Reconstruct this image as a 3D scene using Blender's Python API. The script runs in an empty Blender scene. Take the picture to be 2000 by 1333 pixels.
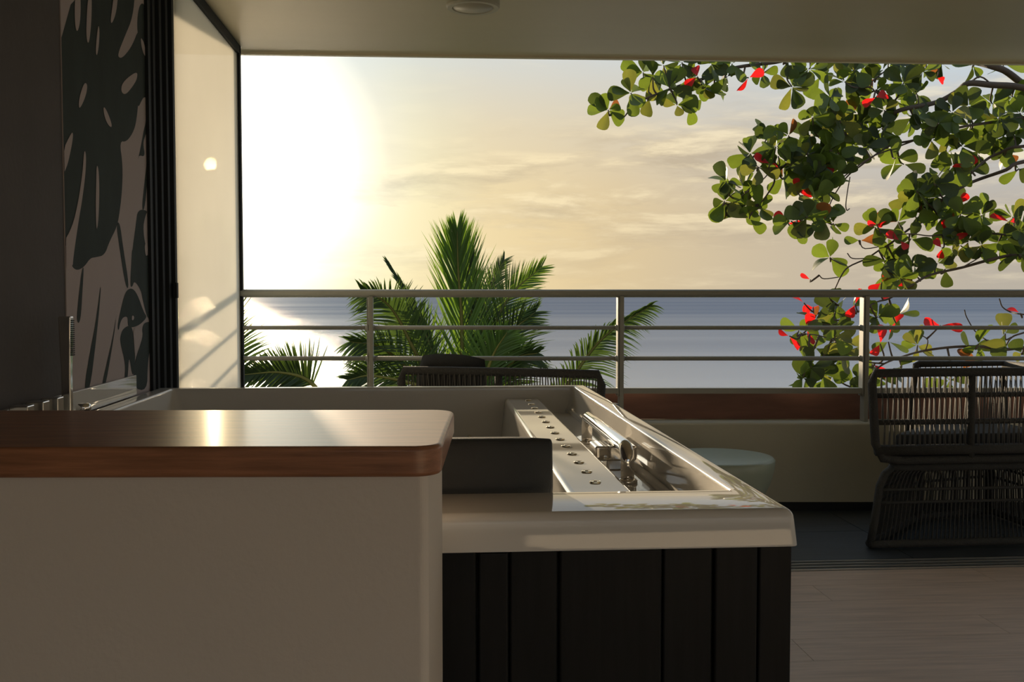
import bpy, bmesh, math, random
from mathutils import Vector, Matrix
random.seed(7)
sc = bpy.context.scene
col = sc.collection
R = math.radians

# ------------------------------------------------------------------ camera
EYE = 1.105
FPX, CX, CY = 2000.0, 1000.0, 666.5
YAW = math.atan(153 / FPX)
PITCH = math.atan((CY - 575) / FPX)
cam_d = bpy.data.cameras.new('camera'); cam = bpy.data.objects.new('camera', cam_d); col.objects.link(cam)
cam_d.sensor_fit = 'HORIZONTAL'; cam_d.sensor_width = 36; cam_d.lens = 36 * FPX / 2000
cam_d.clip_end = 200000; cam_d.clip_start = 0.02
cam.location = (0, 0, EYE); cam.rotation_euler = (math.pi / 2 - PITCH, 0, -YAW)
sc.camera = cam

# ------------------------------------------------------------------ colour management
sc.view_settings.view_transform = 'Standard'
sc.view_settings.look = 'None'
sc.view_settings.exposure = 0.0
sc.view_settings.gamma = 1.0
sc.view_settings.use_curve_mapping = False

# ------------------------------------------------------------------ sun and sky
SUN = Vector((-0.2052, 0.9713, 0.1201)).normalized()
sl = bpy.data.lights.new('sun', 'SUN'); so = bpy.data.objects.new('sun', sl); col.objects.link(so)
sl.energy = 7.5; sl.color = (1.0, 0.78, 0.52); sl.angle = R(0.55)
so.rotation_euler = (-SUN).to_track_quat('-Z', 'Y').to_euler()
so.location = (-6, 28, 4)

world = bpy.data.worlds.new('sunset_sky'); sc.world = world; world.use_nodes = True
nt = world.node_tree; nt.nodes.clear()
class NT:
    def __init__(s, t): s.t = t
    def n(s, typ, **kw):
        nd = s.t.nodes.new(typ)
        for k, v in kw.items(): setattr(nd, k, v)
        return nd
    def set(s, sock, v):
        if isinstance(v, bpy.types.NodeSocket): s.t.links.new(v, sock)
        else: sock.default_value = v
    def math(s, op, a, b=0.0, c=0.0, clamp=False):
        m = s.n('ShaderNodeMath', operation=op); m.use_clamp = clamp
        s.set(m.inputs[0], a); s.set(m.inputs[1], b); s.set(m.inputs[2], c)
        return m.outputs[0]
    def ramp(s, fac, els, interp='LINEAR'):
        r = s.n('ShaderNodeValToRGB'); r.color_ramp.interpolation = interp
        e = r.color_ramp.elements
        while len(e) > 1: e.remove(e[-1])
        e[0].position = els[0][0]; e[0].color = (*els[0][1], 1)
        for p, c in els[1:]:
            k = e.new(p); k.color = (*c, 1)
        s.set(r.inputs[0], fac); return r.outputs[0]
    def mix(s, fac, a, b, blend='MIX'):
        m = s.n('ShaderNodeMix', data_type='RGBA', blend_type=blend)
        s.set(m.inputs[0], fac); s.set(m.inputs[6], a); s.set(m.inputs[7], b)
        return m.outputs[2]
    def g(s, v): return (v, v, v)

W = NT(nt)
tc = W.n('ShaderNodeTexCoord')
nrm = W.n('ShaderNodeVectorMath', operation='NORMALIZE'); nt.links.new(tc.outputs['Generated'], nrm.inputs[0])
dot = W.n('ShaderNodeVectorMath', operation='DOT_PRODUCT'); nt.links.new(nrm.outputs[0], dot.inputs[0]); dot.inputs[1].default_value = SUN
ang = W.math('MULTIPLY', W.math('ARCCOSINE', W.math('MINIMUM', dot.outputs['Value'], 1.0)), 180 / math.pi)
sep = W.n('ShaderNodeSeparateXYZ'); nt.links.new(nrm.outputs[0], sep.inputs[0])
el = W.math('MULTIPLY', W.math('ARCSINE', sep.outputs[2]), 180 / math.pi)
az = W.math('MULTIPLY', W.math('ARCTAN2', sep.outputs[0], sep.outputs[1]), 180 / math.pi)
el90 = W.math('DIVIDE', el, 90.0)
a60 = W.math('DIVIDE', ang, 60.0)
base = W.ramp(el90, [(0, (.46, .42, .36)), (4 / 90, (.46, .42, .37)), (8 / 90, (.53, .56, .58)), (13 / 90, (.57, .68, .77)), (32 / 90, (.54, .65, .77)), (1, (.42, .53, .67))])
warm = W.ramp(a60, [(0, (1.1, 1.0, .80)), (8 / 60, (1.05, .97, .72)), (11 / 60, (1.0, .88, .54)), (15 / 60, (.95, .76, .42)), (22 / 60, (.87, .66, .34)), (34 / 60, (.74, .58, .36)), (1, (.6, .5, .38))])
wfac = W.ramp(a60, [(0, W.g(1)), (12 / 60, W.g(.97)), (18 / 60, W.g(.88)), (31 / 60, W.g(.46)), (42 / 60, W.g(.14)), (1, W.g(0))])
efade = W.ramp(el90, [(0, W.g(1)), (5 / 90, W.g(.95)), (9 / 90, W.g(.70)), (13 / 90, W.g(.34)), (30 / 90, W.g(.12)), (1, W.g(0))])
sky = W.mix(W.math('MULTIPLY', wfac, efade), base, warm)
# clouds, in azimuth and elevation, drawn out sideways
cv = W.n('ShaderNodeCombineXYZ'); W.set(cv.inputs[0], W.math('MULTIPLY', az, .11)); W.set(cv.inputs[1], W.math('MULTIPLY', el, .55)); cv.inputs[2].default_value = 3.7
cn = W.n('ShaderNodeTexNoise'); nt.links.new(cv.outputs[0], cn.inputs['Vector']); cn.inputs['Scale'].default_value = 1.25; cn.inputs['Detail'].default_value = 9; cn.inputs['Roughness'].default_value = .6; cn.inputs['Distortion'].default_value = .25
azc = W.math('MAXIMUM', W.math('MINIMUM', az, 40.0), -40.0)
elc = W.math('DIVIDE', W.math('SUBTRACT', el, W.math('MULTIPLY', azc, .12)), 90.0)     # the cloud bank climbs to the right
band = W.ramp(elc, [(0, W.g(.35)), (1.5 / 90, W.g(.6)), (4 / 90, W.g(.95)), (6.6 / 90, W.g(1)), (7.6 / 90, W.g(.4)), (9 / 90, W.g(.10)), (14 / 90, W.g(.08)), (40 / 90, W.g(.2)), (1, W.g(.2))])
cm = W.ramp(cn.outputs['Fac'], [(.44, W.g(0)), (.60, W.g(1))])
cfac = W.math('MULTIPLY', W.math('MULTIPLY', cm, band), .8)
cv2 = W.n('ShaderNodeCombineXYZ'); W.set(cv2.inputs[0], W.math('MULTIPLY', az, .11)); W.set(cv2.inputs[1], W.math('MULTIPLY', W.math('ADD', el, .5), .55)); cv2.inputs[2].default_value = 3.7
cn2 = W.n('ShaderNodeTexNoise'); nt.links.new(cv2.outputs[0], cn2.inputs['Vector']); cn2.inputs['Scale'].default_value = 1.25; cn2.inputs['Detail'].default_value = 9; cn2.inputs['Roughness'].default_value = .6; cn2.inputs['Distortion'].default_value = .25
toplit = W.math('MULTIPLY', W.math('SUBTRACT', cn.outputs['Fac'], cn2.outputs['Fac']), 5.0, 0, False)
tl = W.math('ADD', toplit, .35, 0, True)
ccol = W.mix(tl, (.42, .365, .30, 1), (1.0, .87, .60, 1))
ccol = W.mix(W.math('MULTIPLY', wfac, .45), ccol, warm)
sky = W.mix(cfac, sky, ccol)
core = W.ramp(a60, [(0, (5, 4.6, 3.6)), (3 / 60, (2.6, 2.4, 1.9)), (6 / 60, (1.0, .95, .75)), (8 / 60, (.38, .36, .28)), (9.5 / 60, (.10, .10, .08)), (12.5 / 60, (.02, .02, .01)), (16 / 60, (0, 0, 0))])
sky = W.mix(1.0, sky, core, 'ADD')
disc = W.math('LESS_THAN', ang, .33)
sky = W.mix(disc, sky, (400, 310, 150, 1))
bg = W.n('ShaderNodeBackground'); W.set(bg.inputs[0], sky); bg.inputs[1].default_value = 1.0
ow = W.n('ShaderNodeOutputWorld'); nt.links.new(bg.outputs[0], ow.inputs[0])

# ------------------------------------------------------------------ helpers
_fw = Vector((math.sin(YAW) * math.cos(PITCH), math.cos(YAW) * math.cos(PITCH), -math.sin(PITCH)))
_rt = Vector((math.cos(YAW), -math.sin(YAW), 0)); _up = _rt.cross(_fw)
CAM = Vector((0, 0, EYE))
def ray(x, y): return _fw * FPX + _rt * (x - CX) - _up * (y - CY)
def atY(x, y, Y): d = ray(x, y); return CAM + d * (Y / d.y)
def atX(x, y, X): d = ray(x, y); return CAM + d * (X / d.x)
def atZ(x, y, z): d = ray(x, y); return CAM + d * ((z - EYE) / d.z)

class MB:
    def __init__(s): s.v = []; s.f = []; s.m = []
    def add(s, vs, fs, mi=0):
        o = len(s.v); s.v += [Vector(v) for v in vs]; s.f += [tuple(i + o for i in f) for f in fs]; s.m += [mi] * len(fs); return s
    def box(s, x0, x1, y0, y1, z0, z1, mi=0):
        return s.add([(x0, y0, z0), (x1, y0, z0), (x1, y1, z0), (x0, y1, z0), (x0, y0, z1), (x1, y0, z1), (x1, y1, z1), (x0, y1, z1)],
                     [(3, 2, 1, 0), (4, 5, 6, 7), (0, 1, 5, 4), (1, 2, 6, 5), (2, 3, 7, 6), (3, 0, 4, 7)], mi)
    def prism(s, poly, z0, z1, mi=0):
        n = len(poly)
        return s.add([(x, y, z0) for x, y in poly] + [(x, y, z1) for x, y in poly],
                     [tuple(range(n))[::-1], tuple(range(n, 2 * n))] + [(i, (i + 1) % n, n + (i + 1) % n, n + i) for i in range(n)], mi)
    def tube(s, pts, r, n=8, caps=True, closed=False, mi=0):
        pts = [Vector(p) for p in pts]; k = len(pts)
        rr = r if isinstance(r, (list, tuple)) else [r] * k
        vs = []; ref = None
        for i, p in enumerate(pts):
            if closed: t = pts[(i + 1) % k] - pts[i - 1]
            else: t = pts[min(i + 1, k - 1)] - pts[max(i - 1, 0)]
            t = t.normalized() if t.length > 1e-9 else Vector((0, 0, 1))
            if ref is None:
                ref = Vector((0, 0, 1)) if abs(t.z) < .9 else Vector((1, 0, 0))
            a = (ref - t * ref.dot(t)).normalized(); b = t.cross(a); ref = a
            for j in range(n):
                q = 2 * math.pi * j / n
                vs.append(p + (a * math.cos(q) + b * math.sin(q)) * rr[i])
        fs = []
        for i in range(k if closed else k - 1):
            i2 = (i + 1) % k
            for j in range(n):
                fs.append((i * n + j, i * n + (j + 1) % n, i2 * n + (j + 1) % n, i2 * n + j))
        if caps and not closed: fs += [tuple(range(n))[::-1], tuple(range((k - 1) * n, k * n))]
        return s.add(vs, fs, mi)
    def lathe(s, prof, c=(0, 0, 0), n=32, mi=0, cap0=False, cap1=False):
        vs = []; c = Vector(c)
        for r, z in prof:
            for j in range(n):
                q = 2 * math.pi * j / n; vs.append(c + Vector((r * math.cos(q), r * math.sin(q), z)))
        fs = [(i * n + j, i * n + (j + 1) % n, (i + 1) * n + (j + 1) % n, (i + 1) * n + j) for i in range(len(prof) - 1) for j in range(n)]
        if cap0: fs.append(tuple(range(n))[::-1])
        if cap1: fs.append(tuple(range((len(prof) - 1) * n, len(prof) * n)))
        return s.add(vs, fs, mi)
    def mesh(s, name, mats, smooth=False):
        me = bpy.data.meshes.new(name); me.from_pydata([tuple(v) for v in s.v], [], s.f)
        for m in (mats if isinstance(mats, (list, tuple)) else [mats]): me.materials.append(m)
        if any(s.m): me.polygons.foreach_set('material_index', s.m)
        if smooth: me.polygons.foreach_set('use_smooth', [True] * len(me.polygons))
        me.update(); return me
    def build(s, name, mats, parent=None, smooth=False, bevel=0, seg=3, label=None):
        o = bpy.data.objects.new(name, s.mesh(name, mats, smooth)); col.objects.link(o)
        adopt(o, parent)
        if bevel:
            b = o.modifiers.new('bevel', 'BEVEL'); b.width = bevel; b.segments = seg; b.limit_method = 'ANGLE'; b.angle_limit = R(35)
            o.data.polygons.foreach_set('use_smooth', [True] * len(o.data.polygons)); b.harden_normals = True
        elif smooth:
            pass
        if label: o['label'] = label
        return o
def wmat(o):
    m = Matrix.Translation(o.location) @ o.rotation_euler.to_matrix().to_4x4()
    return (wmat(o.parent) @ o.matrix_parent_inverse @ m) if o.parent else m
def adopt(o, parent):
    if parent is not None:
        o.parent = parent; o.matrix_parent_inverse = wmat(parent).inverted()
def thing(name, label, cat, loc=(0, 0, 0), group=None, kind=None):
    o = bpy.data.objects.new(name, None); col.objects.link(o); o.location = loc; o.empty_display_size = .1
    return tag(o, label, cat, group, kind)
def tag(o, label=None, cat=None, group=None, kind=None):
    if label: o['label'] = label
    if cat: o['category'] = cat
    if group: o['group'] = group
    if kind: o['kind'] = kind
    return o

# ------------------------------------------------------------------ materials
def pmat(name, color, rough=.5, metal=0, spec=.5, noise=0, nscale=8, stretch=(1, 1, 1), bump=0, bscale=60, coat=0, crough=.05, dark=.6, trans=None, coord='Object', sheen=0):
    m = bpy.data.materials.new(name); m.use_nodes = True
    t = m.node_tree; b = t.nodes['Principled BSDF']; N = NT(t)
    b.inputs['Roughness'].default_value = rough; b.inputs['Metallic'].default_value = metal
    b.inputs['Specular IOR Level'].default_value = spec
    b.inputs['Coat Weight'].default_value = coat; b.inputs['Coat Roughness'].default_value = crough
    c = (*color, 1)
    tcn = N.n('ShaderNodeTexCoord'); mp = N.n('ShaderNodeMapping'); mp.inputs['Scale'].default_value = stretch
    t.links.new(tcn.outputs[coord], mp.inputs[0])
    nz = N.n('ShaderNodeTexNoise'); nz.inputs['Scale'].default_value = nscale; nz.inputs['Detail'].default_value = 6; nz.inputs['Roughness'].default_value = .6
    t.links.new(mp.outputs[0], nz.inputs['Vector'])
    d = tuple(x * dark for x in color)
    f = N.math('MULTIPLY', N.ramp(nz.outputs['Fac'], [(.3, (1, 1, 1)), (.7, (0, 0, 0))]), noise if noise else .12)
    t.links.new(N.mix(f, c, (*d, 1)), b.inputs['Base Color'])
    if bump:
        n2 = N.n('ShaderNodeTexNoise'); n2.inputs['Scale'].default_value = bscale; n2.inputs['Detail'].default_value = 3
        t.links.new(mp.outputs[0], n2.inputs['Vector'])
        bp = N.n('ShaderNodeBump'); bp.inputs['Strength'].default_value = bump; bp.inputs['Distance'].default_value = .01
        t.links.new(n2.outputs['Fac'], bp.inputs['Height']); t.links.new(bp.outputs[0], b.inputs['Normal'])
    return m
def leafmat(name, front, through, rough=.5):
    m = bpy.data.materials.new(name); m.use_nodes = True; t = m.node_tree; b = t.nodes['Principled BSDF']; N = NT(t)
    tcn = N.n('ShaderNodeTexCoord'); nz = N.n('ShaderNodeTexNoise'); nz.inputs['Scale'].default_value = 14
    t.links.new(tcn.outputs['Object'], nz.inputs['Vector'])
    oi = N.n('ShaderNodeObjectInfo')
    k = N.math('ADD', N.math('MULTIPLY', nz.outputs['Fac'], .5), N.math('MULTIPLY', oi.outputs['Random'], .5))
    c1 = N.mix(k, tuple(x * .65 for x in front) + (1,), tuple(min(1, x * 1.3) for x in front) + (1,))
    c2 = N.mix(k, tuple(x * .75 for x in through) + (1,), tuple(min(1, x * 1.3) for x in through) + (1,))
    t.links.new(c1, b.inputs['Base Color']); b.inputs['Roughness'].default_value = rough; b.inputs['Specular IOR Level'].default_value = .22
    tr = N.n('ShaderNodeBsdfTranslucent'); t.links.new(c2, tr.inputs[0])
    ad = N.n('ShaderNodeAddShader'); t.links.new(b.outputs[0], ad.inputs[0]); t.links.new(tr.outputs[0], ad.inputs[1])
    t.links.new(ad.outputs[0], t.nodes['Material Output'].inputs[0]); return m

M = {}
M['acrylic'] = pmat('white_acrylic', (.71, .695, .66), rough=.03, spec=.5, noise=.04)
M['plaster_white'] = pmat('white_plaster', (.80, .73, .64), rough=.75, noise=.15, nscale=5, bump=.08, bscale=90, dark=.86)
M['ceiling'] = pmat('ceiling_paint', (.64, .58, .42), rough=.42, spec=.4, noise=.25, nscale=2.2, stretch=(.5, 2.5, 1), dark=.85, bump=.05, bscale=4)
M['wall_dark'] = pmat('dark_wall_paint', (.10, .087, .083), rough=.8, noise=.35, nscale=6, bump=.1, bscale=60)
M['wall_room'] = pmat('room_wall_paint', (.84, .80, .74), rough=.85)
M['mural'] = pmat('mural_ground', (.50, .425, .41), rough=.85, noise=.3, nscale=5, dark=.8)
M['mural_leaf'] = pmat('mural_leaf_ink', (.030, .046, .041), rough=.85, noise=.7, nscale=7, stretch=(1, 1, .4), dark=.5)
M['black_metal'] = pmat('black_powder_coat', (.022, .025, .027), rough=.6, spec=.2, noise=.1)
M['wood_cap'] = pmat('varnished_mahogany', (.50, .23, .12), rough=.32, spec=.4, noise=.8, nscale=6, stretch=(1.2, 9, 20), dark=.4, coat=.15, crough=.15)
M['skirt'] = pmat('dark_stained_wood', (.022, .022, .021), rough=.4, spec=.15, noise=.5, nscale=5, stretch=(14, 14, 1), dark=.5)
M['floor'] = pmat('grey_brown_planks', (.74, .575, .45), rough=.45, noise=.9, nscale=3.2, stretch=(.9, 12, 1), dark=.66, coord='Object')
M['tile'] = pmat('dark_slate_tile', (.058, .072, .088), rough=.42, noise=.6, nscale=5, stretch=(.6, 5, 1), dark=.5)
M['parapet'] = pmat('olive_plaster', (.60, .58, .46), rough=.8, noise=.35, nscale=3, bump=.12, bscale=40, dark=.8)
M['rail'] = pmat('taupe_painted_steel', (.33, .33, .28), rough=.38, spec=.5, noise=.1)
M['terracotta'] = pmat('red_brown_board', (.24, .11, .075), rough=.6, noise=.5, nscale=4, stretch=(1, 1, 5), dark=.5)
M['chrome'] = pmat('chrome', (.82, .80, .77), rough=.06, metal=1, noise=.03)
M['jet'] = pmat('warm_plated_metal', (.80, .68, .46), rough=.16, metal=1, noise=.03)
M['alu'] = pmat('aluminium', (.55, .54, .50), rough=.35, metal=1, noise=.1)
M['pillow'] = pmat('black_foam', (.038, .044, .047), rough=.65, noise=.2, nscale=30, bump=.2, bscale=500)
M['rope'] = pmat('dark_rope', (.055, .055, .050), rough=.75, noise=.5, nscale=120, bump=.5, bscale=260, dark=.4)
M['rope_strand'] = pmat('rope_strand', (.085, .08, .068), rough=.6, noise=.3, nscale=60)
M['cushion'] = pmat('charcoal_fabric', (.03, .032, .033), rough=.9, noise=.3, nscale=60, bump=.2, bscale=400)
M['ceramic'] = pmat('pale_green_ceramic', (.36, .42, .33), rough=.35, noise=.15, nscale=5)
M['lamp_white'] = pmat('lamp_white_paint', (.55, .53, .42), rough=.5)
M['diffuser'] = pmat('frosted_diffuser', (.50, .47, .36), rough=.55)
M['brass_plate'] = pmat('brown_plastic', (.16, .10, .06), rough=.4)
M['bark'] = pmat('dark_bark', (.07, .05, .035), rough=.85, noise=.6, nscale=9, bump=.3, bscale=40)
M['bark_pale'] = pmat('palm_trunk_bark', (.20, .16, .11), rough=.9, noise=.6, nscale=6, bump=.3)
M['earth'] = pmat('hillside_earth', (.05, .07, .03), rough=.95, noise=.7, nscale=.6)
M['track_gap'] = pmat('track_dark_groove', (.012, .013, .014), rough=.7)  # one near-black tone for track gaps, tile joints and the parapet strip
LEAF = [leafmat('leaf_green', (.030, .050, .009), (.078, .110, .010)),
        leafmat('leaf_dark_green', (.017, .027, .007), (.030, .043, .006)),
        leafmat('leaf_yellow_green', (.045, .055, .012), (.10, .105, .014)),
        leafmat('leaf_red', (.24, .010, .01), (.46, .008, .008)),
        leafmat('leaf_rust', (.10, .035, .014), (.15, .05, .010))]
PALM = [leafmat('palm_green', (.03, .06, .014), (.075, .125, .012)), leafmat('palm_dark', (.018, .034, .010), (.028, .048, .007)), leafmat('palm_rachis', (.12, .12, .03), (.10, .10, .02))]

# dusty glass: dim see-through, faint mirror, dust that the sun lights from behind
gm = bpy.data.materials.new('dusty_tinted_glass'); gm.use_nodes = True; t = gm.node_tree; t.nodes.clear(); N = NT(t)
tp = N.n('ShaderNodeBsdfTransparent'); tp.inputs[0].default_value = (.07, .07, .065, 1)
tl_ = N.n('ShaderNodeBsdfTranslucent')
tcn = N.n('ShaderNodeTexCoord'); nz = N.n('ShaderNodeTexNoise'); nz.inputs['Scale'].default_value = 2.0; nz.inputs['Detail'].default_value = 4
t.links.new(tcn.outputs['Object'], nz.inputs['Vector'])
t.links.new(N.mix(nz.outputs['Fac'], (.86, .84, .78, 1), (.95, .93, .86, 1)), tl_.inputs[0])
gl = N.n('ShaderNodeBsdfGlossy'); gl.inputs['Roughness'].default_value = .02; gl.inputs[0].default_value = (.9, .9, .9, 1)
a1 = N.n('ShaderNodeAddShader'); t.links.new(tp.outputs[0], a1.inputs[0]); t.links.new(tl_.outputs[0], a1.inputs[1])
mx = N.n('ShaderNodeMixShader'); mx.inputs[0].default_value = .06
t.links.new(a1.outputs[0], mx.inputs[1]); t.links.new(gl.outputs[0], mx.inputs[2])
om = N.n('ShaderNodeOutputMaterial'); t.links.new(mx.outputs[0], om.inputs[0]); M['glass'] = gm

# sea: dark water with wind ripples
sm = bpy.data.materials.new('sea_water'); sm.use_nodes = True; t = sm.node_tree; b = t.nodes['Principled BSDF']; N = NT(t)
b.inputs['Base Color'].default_value = (.055, .085, .13, 1); b.inputs['Roughness'].default_value = .28; b.inputs['IOR'].default_value = 1.33; b.inputs['Specular IOR Level'].default_value = .22
tcn = N.n('ShaderNodeTexCoord'); mp = N.n('ShaderNodeMapping'); mp.inputs['Scale'].default_value = (.03, .09, 1); t.links.new(tcn.outputs['Object'], mp.inputs[0])
nz = N.n('ShaderNodeTexNoise'); nz.inputs['Scale'].default_value = 6; nz.inputs['Detail'].default_value = 12; nz.inputs['Roughness'].default_value = .75; t.links.new(mp.outputs[0], nz.inputs['Vector'])
mp2 = N.n('ShaderNodeMapping'); mp2.inputs['Scale'].default_value = (.0012, .012, 1); t.links.new(tcn.outputs['Object'], mp2.inputs[0])
nz2 = N.n('ShaderNodeTexNoise'); nz2.inputs['Scale'].default_value = 1; nz2.inputs['Detail'].default_value = 5; t.links.new(mp2.outputs[0], nz2.inputs['Vector'])
bp = N.n('ShaderNodeBump'); bp.inputs['Strength'].default_value = 1.0; bp.inputs['Distance'].default_value = .28
t.links.new(nz.outputs['Fac'], bp.inputs['Height'])
df = N.n('ShaderNodeBsdfDiffuse'); t.links.new(N.mix(nz2.outputs['Fac'], (.08, .115, .19, 1), (.12, .16, .225, 1)), df.inputs[0])
gs = N.n('ShaderNodeBsdfGlossy'); t.links.new(N.math('ADD', N.math('MULTIPLY', nz2.outputs['Fac'], .10), .15), gs.inputs['Roughness']); t.links.new(bp.outputs[0], gs.inputs['Normal'])
sp3 = N.n('ShaderNodeSeparateXYZ'); t.links.new(tcn.outputs['Object'], sp3.inputs[0])
shore = N.ramp(N.math('DIVIDE', sp3.outputs[1], 1500.0), [(.06, (.74, .74, .74)), (.16, (.42, .42, .42)), (.5, (.17, .17, .17)), (1, (.14, .14, .14))])
wind = N.math('ADD', N.math('MULTIPLY', N.ramp(nz2.outputs['Fac'], [(.35, (0, 0, 0)), (.65, (1, 1, 1))]), .10), -.03)
mxs = N.n('ShaderNodeMixShader'); t.links.new(N.math('ADD', shore, wind, 0, True), mxs.inputs[0]); t.links.new(df.outputs[0], mxs.inputs[1]); t.links.new(gs.outputs[0], mxs.inputs[2])
t.nodes.remove(b); t.links.new(mxs.outputs[0], t.nodes['Material Output'].inputs[0]); M['sea'] = sm

# ------------------------------------------------------------------ the setting
CZ = 2.375                      # ceiling height
WX = -1.055                     # left wall plane
def Yr(X): return 5.38 - .0765 * (X + 1)        # line of the balcony railing

fl = MB().box(-1.3, 6.9, -3.6, 1.4, -.2, 0).add(*[[(-1.3, 1.4, -.03), (6.9, 1.4, -.03), (6.9, 3.94, -.03), (-1.3, 3.94, -.03), (-1.3, 1.4, -.2), (6.9, 1.4, -.2), (6.9, 3.94, -.2), (-1.3, 3.94, -.2)], [(0, 1, 2, 3), (4, 7, 6, 5), (0, 4, 5, 1), (1, 5, 6, 2), (2, 6, 7, 3), (3, 7, 4, 0)]]).build('floor', M['floor'])
tag(fl, 'grey brown timber plank floor inside the room', 'floor', kind='structure')
pw = .195
plank_mesh = {}
for i in range(13):
    y0 = 1.4 + i * pw
    xs = [-1.05, 4.5]
    off = (i * .73) % 1.9
    cuts = [-1.05] + [x for x in (-.9 + off, 1.0 + off, 2.9 + off, 4.8 + off) if -.6 < x < 6.4] + [6.8]
    for a, c in zip(cuts[:-1], cuts[1:]):
        k = round(c - a, 3)
        if k not in plank_mesh:
            plank_mesh[k] = MB().box(0, k - .0015, .0008, pw - .0008, -.03, 0).mesh('plank', M['floor'])
        o = bpy.data.objects.new('plank', plank_mesh[k]); col.objects.link(o); o.location = (a, y0, 0); adopt(o, fl)
# balcony slab with dark tiles
bal = MB().prism([(-3.6, 4.10), (6.9, 4.10), (6.9, Yr(6.9) - .05), (-3.6, Yr(-3.6) - .05)], -.25, -.012).build('floor_balcony', M['track_gap'])
tag(bal, 'dark slate balcony floor beyond the sliding door track', 'floor', kind='structure')
for i in range(13):
    for j in range(2):
        x0 = -1.0 + i * .6; y0 = 4.102 + j * .5
        y1 = lambda x: min(y0 + .5, Yr(x) - .095)
        if y1(x0) - y0 < .02: continue
        x1 = min(x0 + .6, 6.8)
        m = MB().prism([(x0 + .002, y0 + .002), (x1 - .002, y0 + .002), (x1 - .002, y1(x1) - .002), (x0 + .002, y1(x0) - .002)], -.02, 0)
        m.build('tile', M['tile'], bal)
# sliding door track: groove plate with four ribs
tr = MB().box(-1.0, 6.8, 3.942, 4.100, -.03, -.010).build('trim_1', M['track_gap'])
tag(tr, 'black sliding door floor track with four pale metal ribs', 'door track', kind='structure')
for i in range(4):
    y = 3.957 + i * .042
    MB().box(-1.0, 6.8, y - .004, y + .004, -.010, .003).build('track_rib', M['alu'], tr)
# ceiling
c0 = atZ(470, 103, CZ); c1 = atZ(2000, 123, CZ)
sl_ = (c1.y - c0.y) / (c1.x - c0.x)
ce = MB().prism([(-3.6, -3.6), (6.9, -3.6), (6.9, c0.y + sl_ * (6.9 - c0.x)), (-3.6, c0.y + sl_ * (-3.6 - c0.x))], CZ, CZ + .22).build('ceiling', M['ceiling'])
tag(ce, 'olive beige painted ceiling running out over the balcony', 'ceiling', kind='structure')
eb = MB()
eb.prism([(-3.6, c0.y + sl_ * (-3.6 - c0.x) - .02), (6.9, c0.y + sl_ * (6.9 - c0.x) - .02), (6.9, c0.y + sl_ * (6.9 - c0.x) + .01), (-3.6, c0.y + sl_ * (-3.6 - c0.x) + .01)], CZ - .012, CZ + .1)
eb.build('drip_edge', M['ceiling'], ce)
# room walls out of view; window openings added for fill daylight
wb = MB().box(-1.3, -.9, -3.75, -3.6, 0, CZ).box(6.3, 6.9, -3.75, -3.6, 0, CZ).box(-.9, 6.3, -3.75, -3.6, 0, .5).box(-.9, 6.3, -3.75, -3.6, 2.3, CZ)
tag(wb.build('wall_back', M['wall_room']), 'beige rear wall of the room behind the viewer', 'wall', kind='structure')
tag(MB().box(6.8, 6.95, -3.6, -2.6, 0, CZ).box(6.8, 6.95, 2.4, 3.94, 0, CZ).box(6.8, 6.95, -2.6, 2.4, 0, .1).box(6.8, 6.95, -2.6, 2.4, 2.25, CZ).build('wall_right', M['wall_room']), 'beige side wall of the room at far right', 'wall', kind='structure')
w2 = thing('added_window_2', 'wide unseen rear window added to let in fill daylight', 'window', (2.7, -3.68, .5), kind='structure')  # unseen window, added so daylight fills the room from behind
for x in (-.9, 1.48, 3.88, 6.26): MB().box(x, x + .04, -3.70, -3.65, .5, 2.3).build('window_frame', M['black_metal'], w2)
for z in (.5, 2.26): MB().box(-.9, 6.3, -3.70, -3.65, z, z + .04).build('window_frame', M['black_metal'], w2)
w3 = thing('added_window_3', 'wide unseen window added in the right wall for fill daylight', 'window', (6.88, 0, .1), kind='structure')  # unseen window, added for more neutral daylight from the side
for y in (-2.6, -.94, .72, 2.36): MB().box(6.85, 6.90, y, y + .04, .1, 2.25).build('window_frame', M['black_metal'], w3)
for z in (.1, 2.21): MB().box(6.85, 6.90, -2.6, 2.4, z, z + .04).build('window_frame', M['black_metal'], w3)
# left wall: dark painted stretch, then the mural
YM = atX(128, 600, WX).y; YE = atX(289, 600, WX).y
wl = MB().box(WX - .2, WX, -3.6, YM, 0, CZ).build('wall_left', M['wall_dark'])
tag(wl, 'dark brown painted wall at the left edge', 'wall', kind='structure')
wm = MB().box(WX - .2, WX + .003, YM, YE, 0, CZ).build('wall_mural', M['mural'])
tag(wm, 'grey pink wall panel printed with dark monstera leaves', 'wall', kind='structure')
def z1(pts): return [(x * .375, y * .375) for x, y in pts]
def z2(pts): return [(x * .375, 480 + y * .375) for x, y in pts]
def stroke(pts, w):
    pts = [Vector(p) for p in pts]; L = []; Rr = []
    for i, p in enumerate(pts):
        d = (pts[min(i + 1, len(pts) - 1)] - pts[max(i - 1, 0)]).normalized(); nn = Vector((-d.y, d.x)) * w / 2
        L.append(tuple(p + nn)); Rr.append(tuple(p - nn))
    return L + Rr[::-1]
def smoothpoly(p, it=2):
    for _ in range(it):
        q = []
        for i in range(len(p)):
            a, b_ = p[i], p[(i + 1) % len(p)]
            q += [(a[0] * .75 + b_[0] * .25, a[1] * .75 + b_[1] * .25), (a[0] * .25 + b_[0] * .75, a[1] * .25 + b_[1] * .75)]
        p = q
    return p
def clip_poly(p):       # keep the print on its panel
    return p
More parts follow.
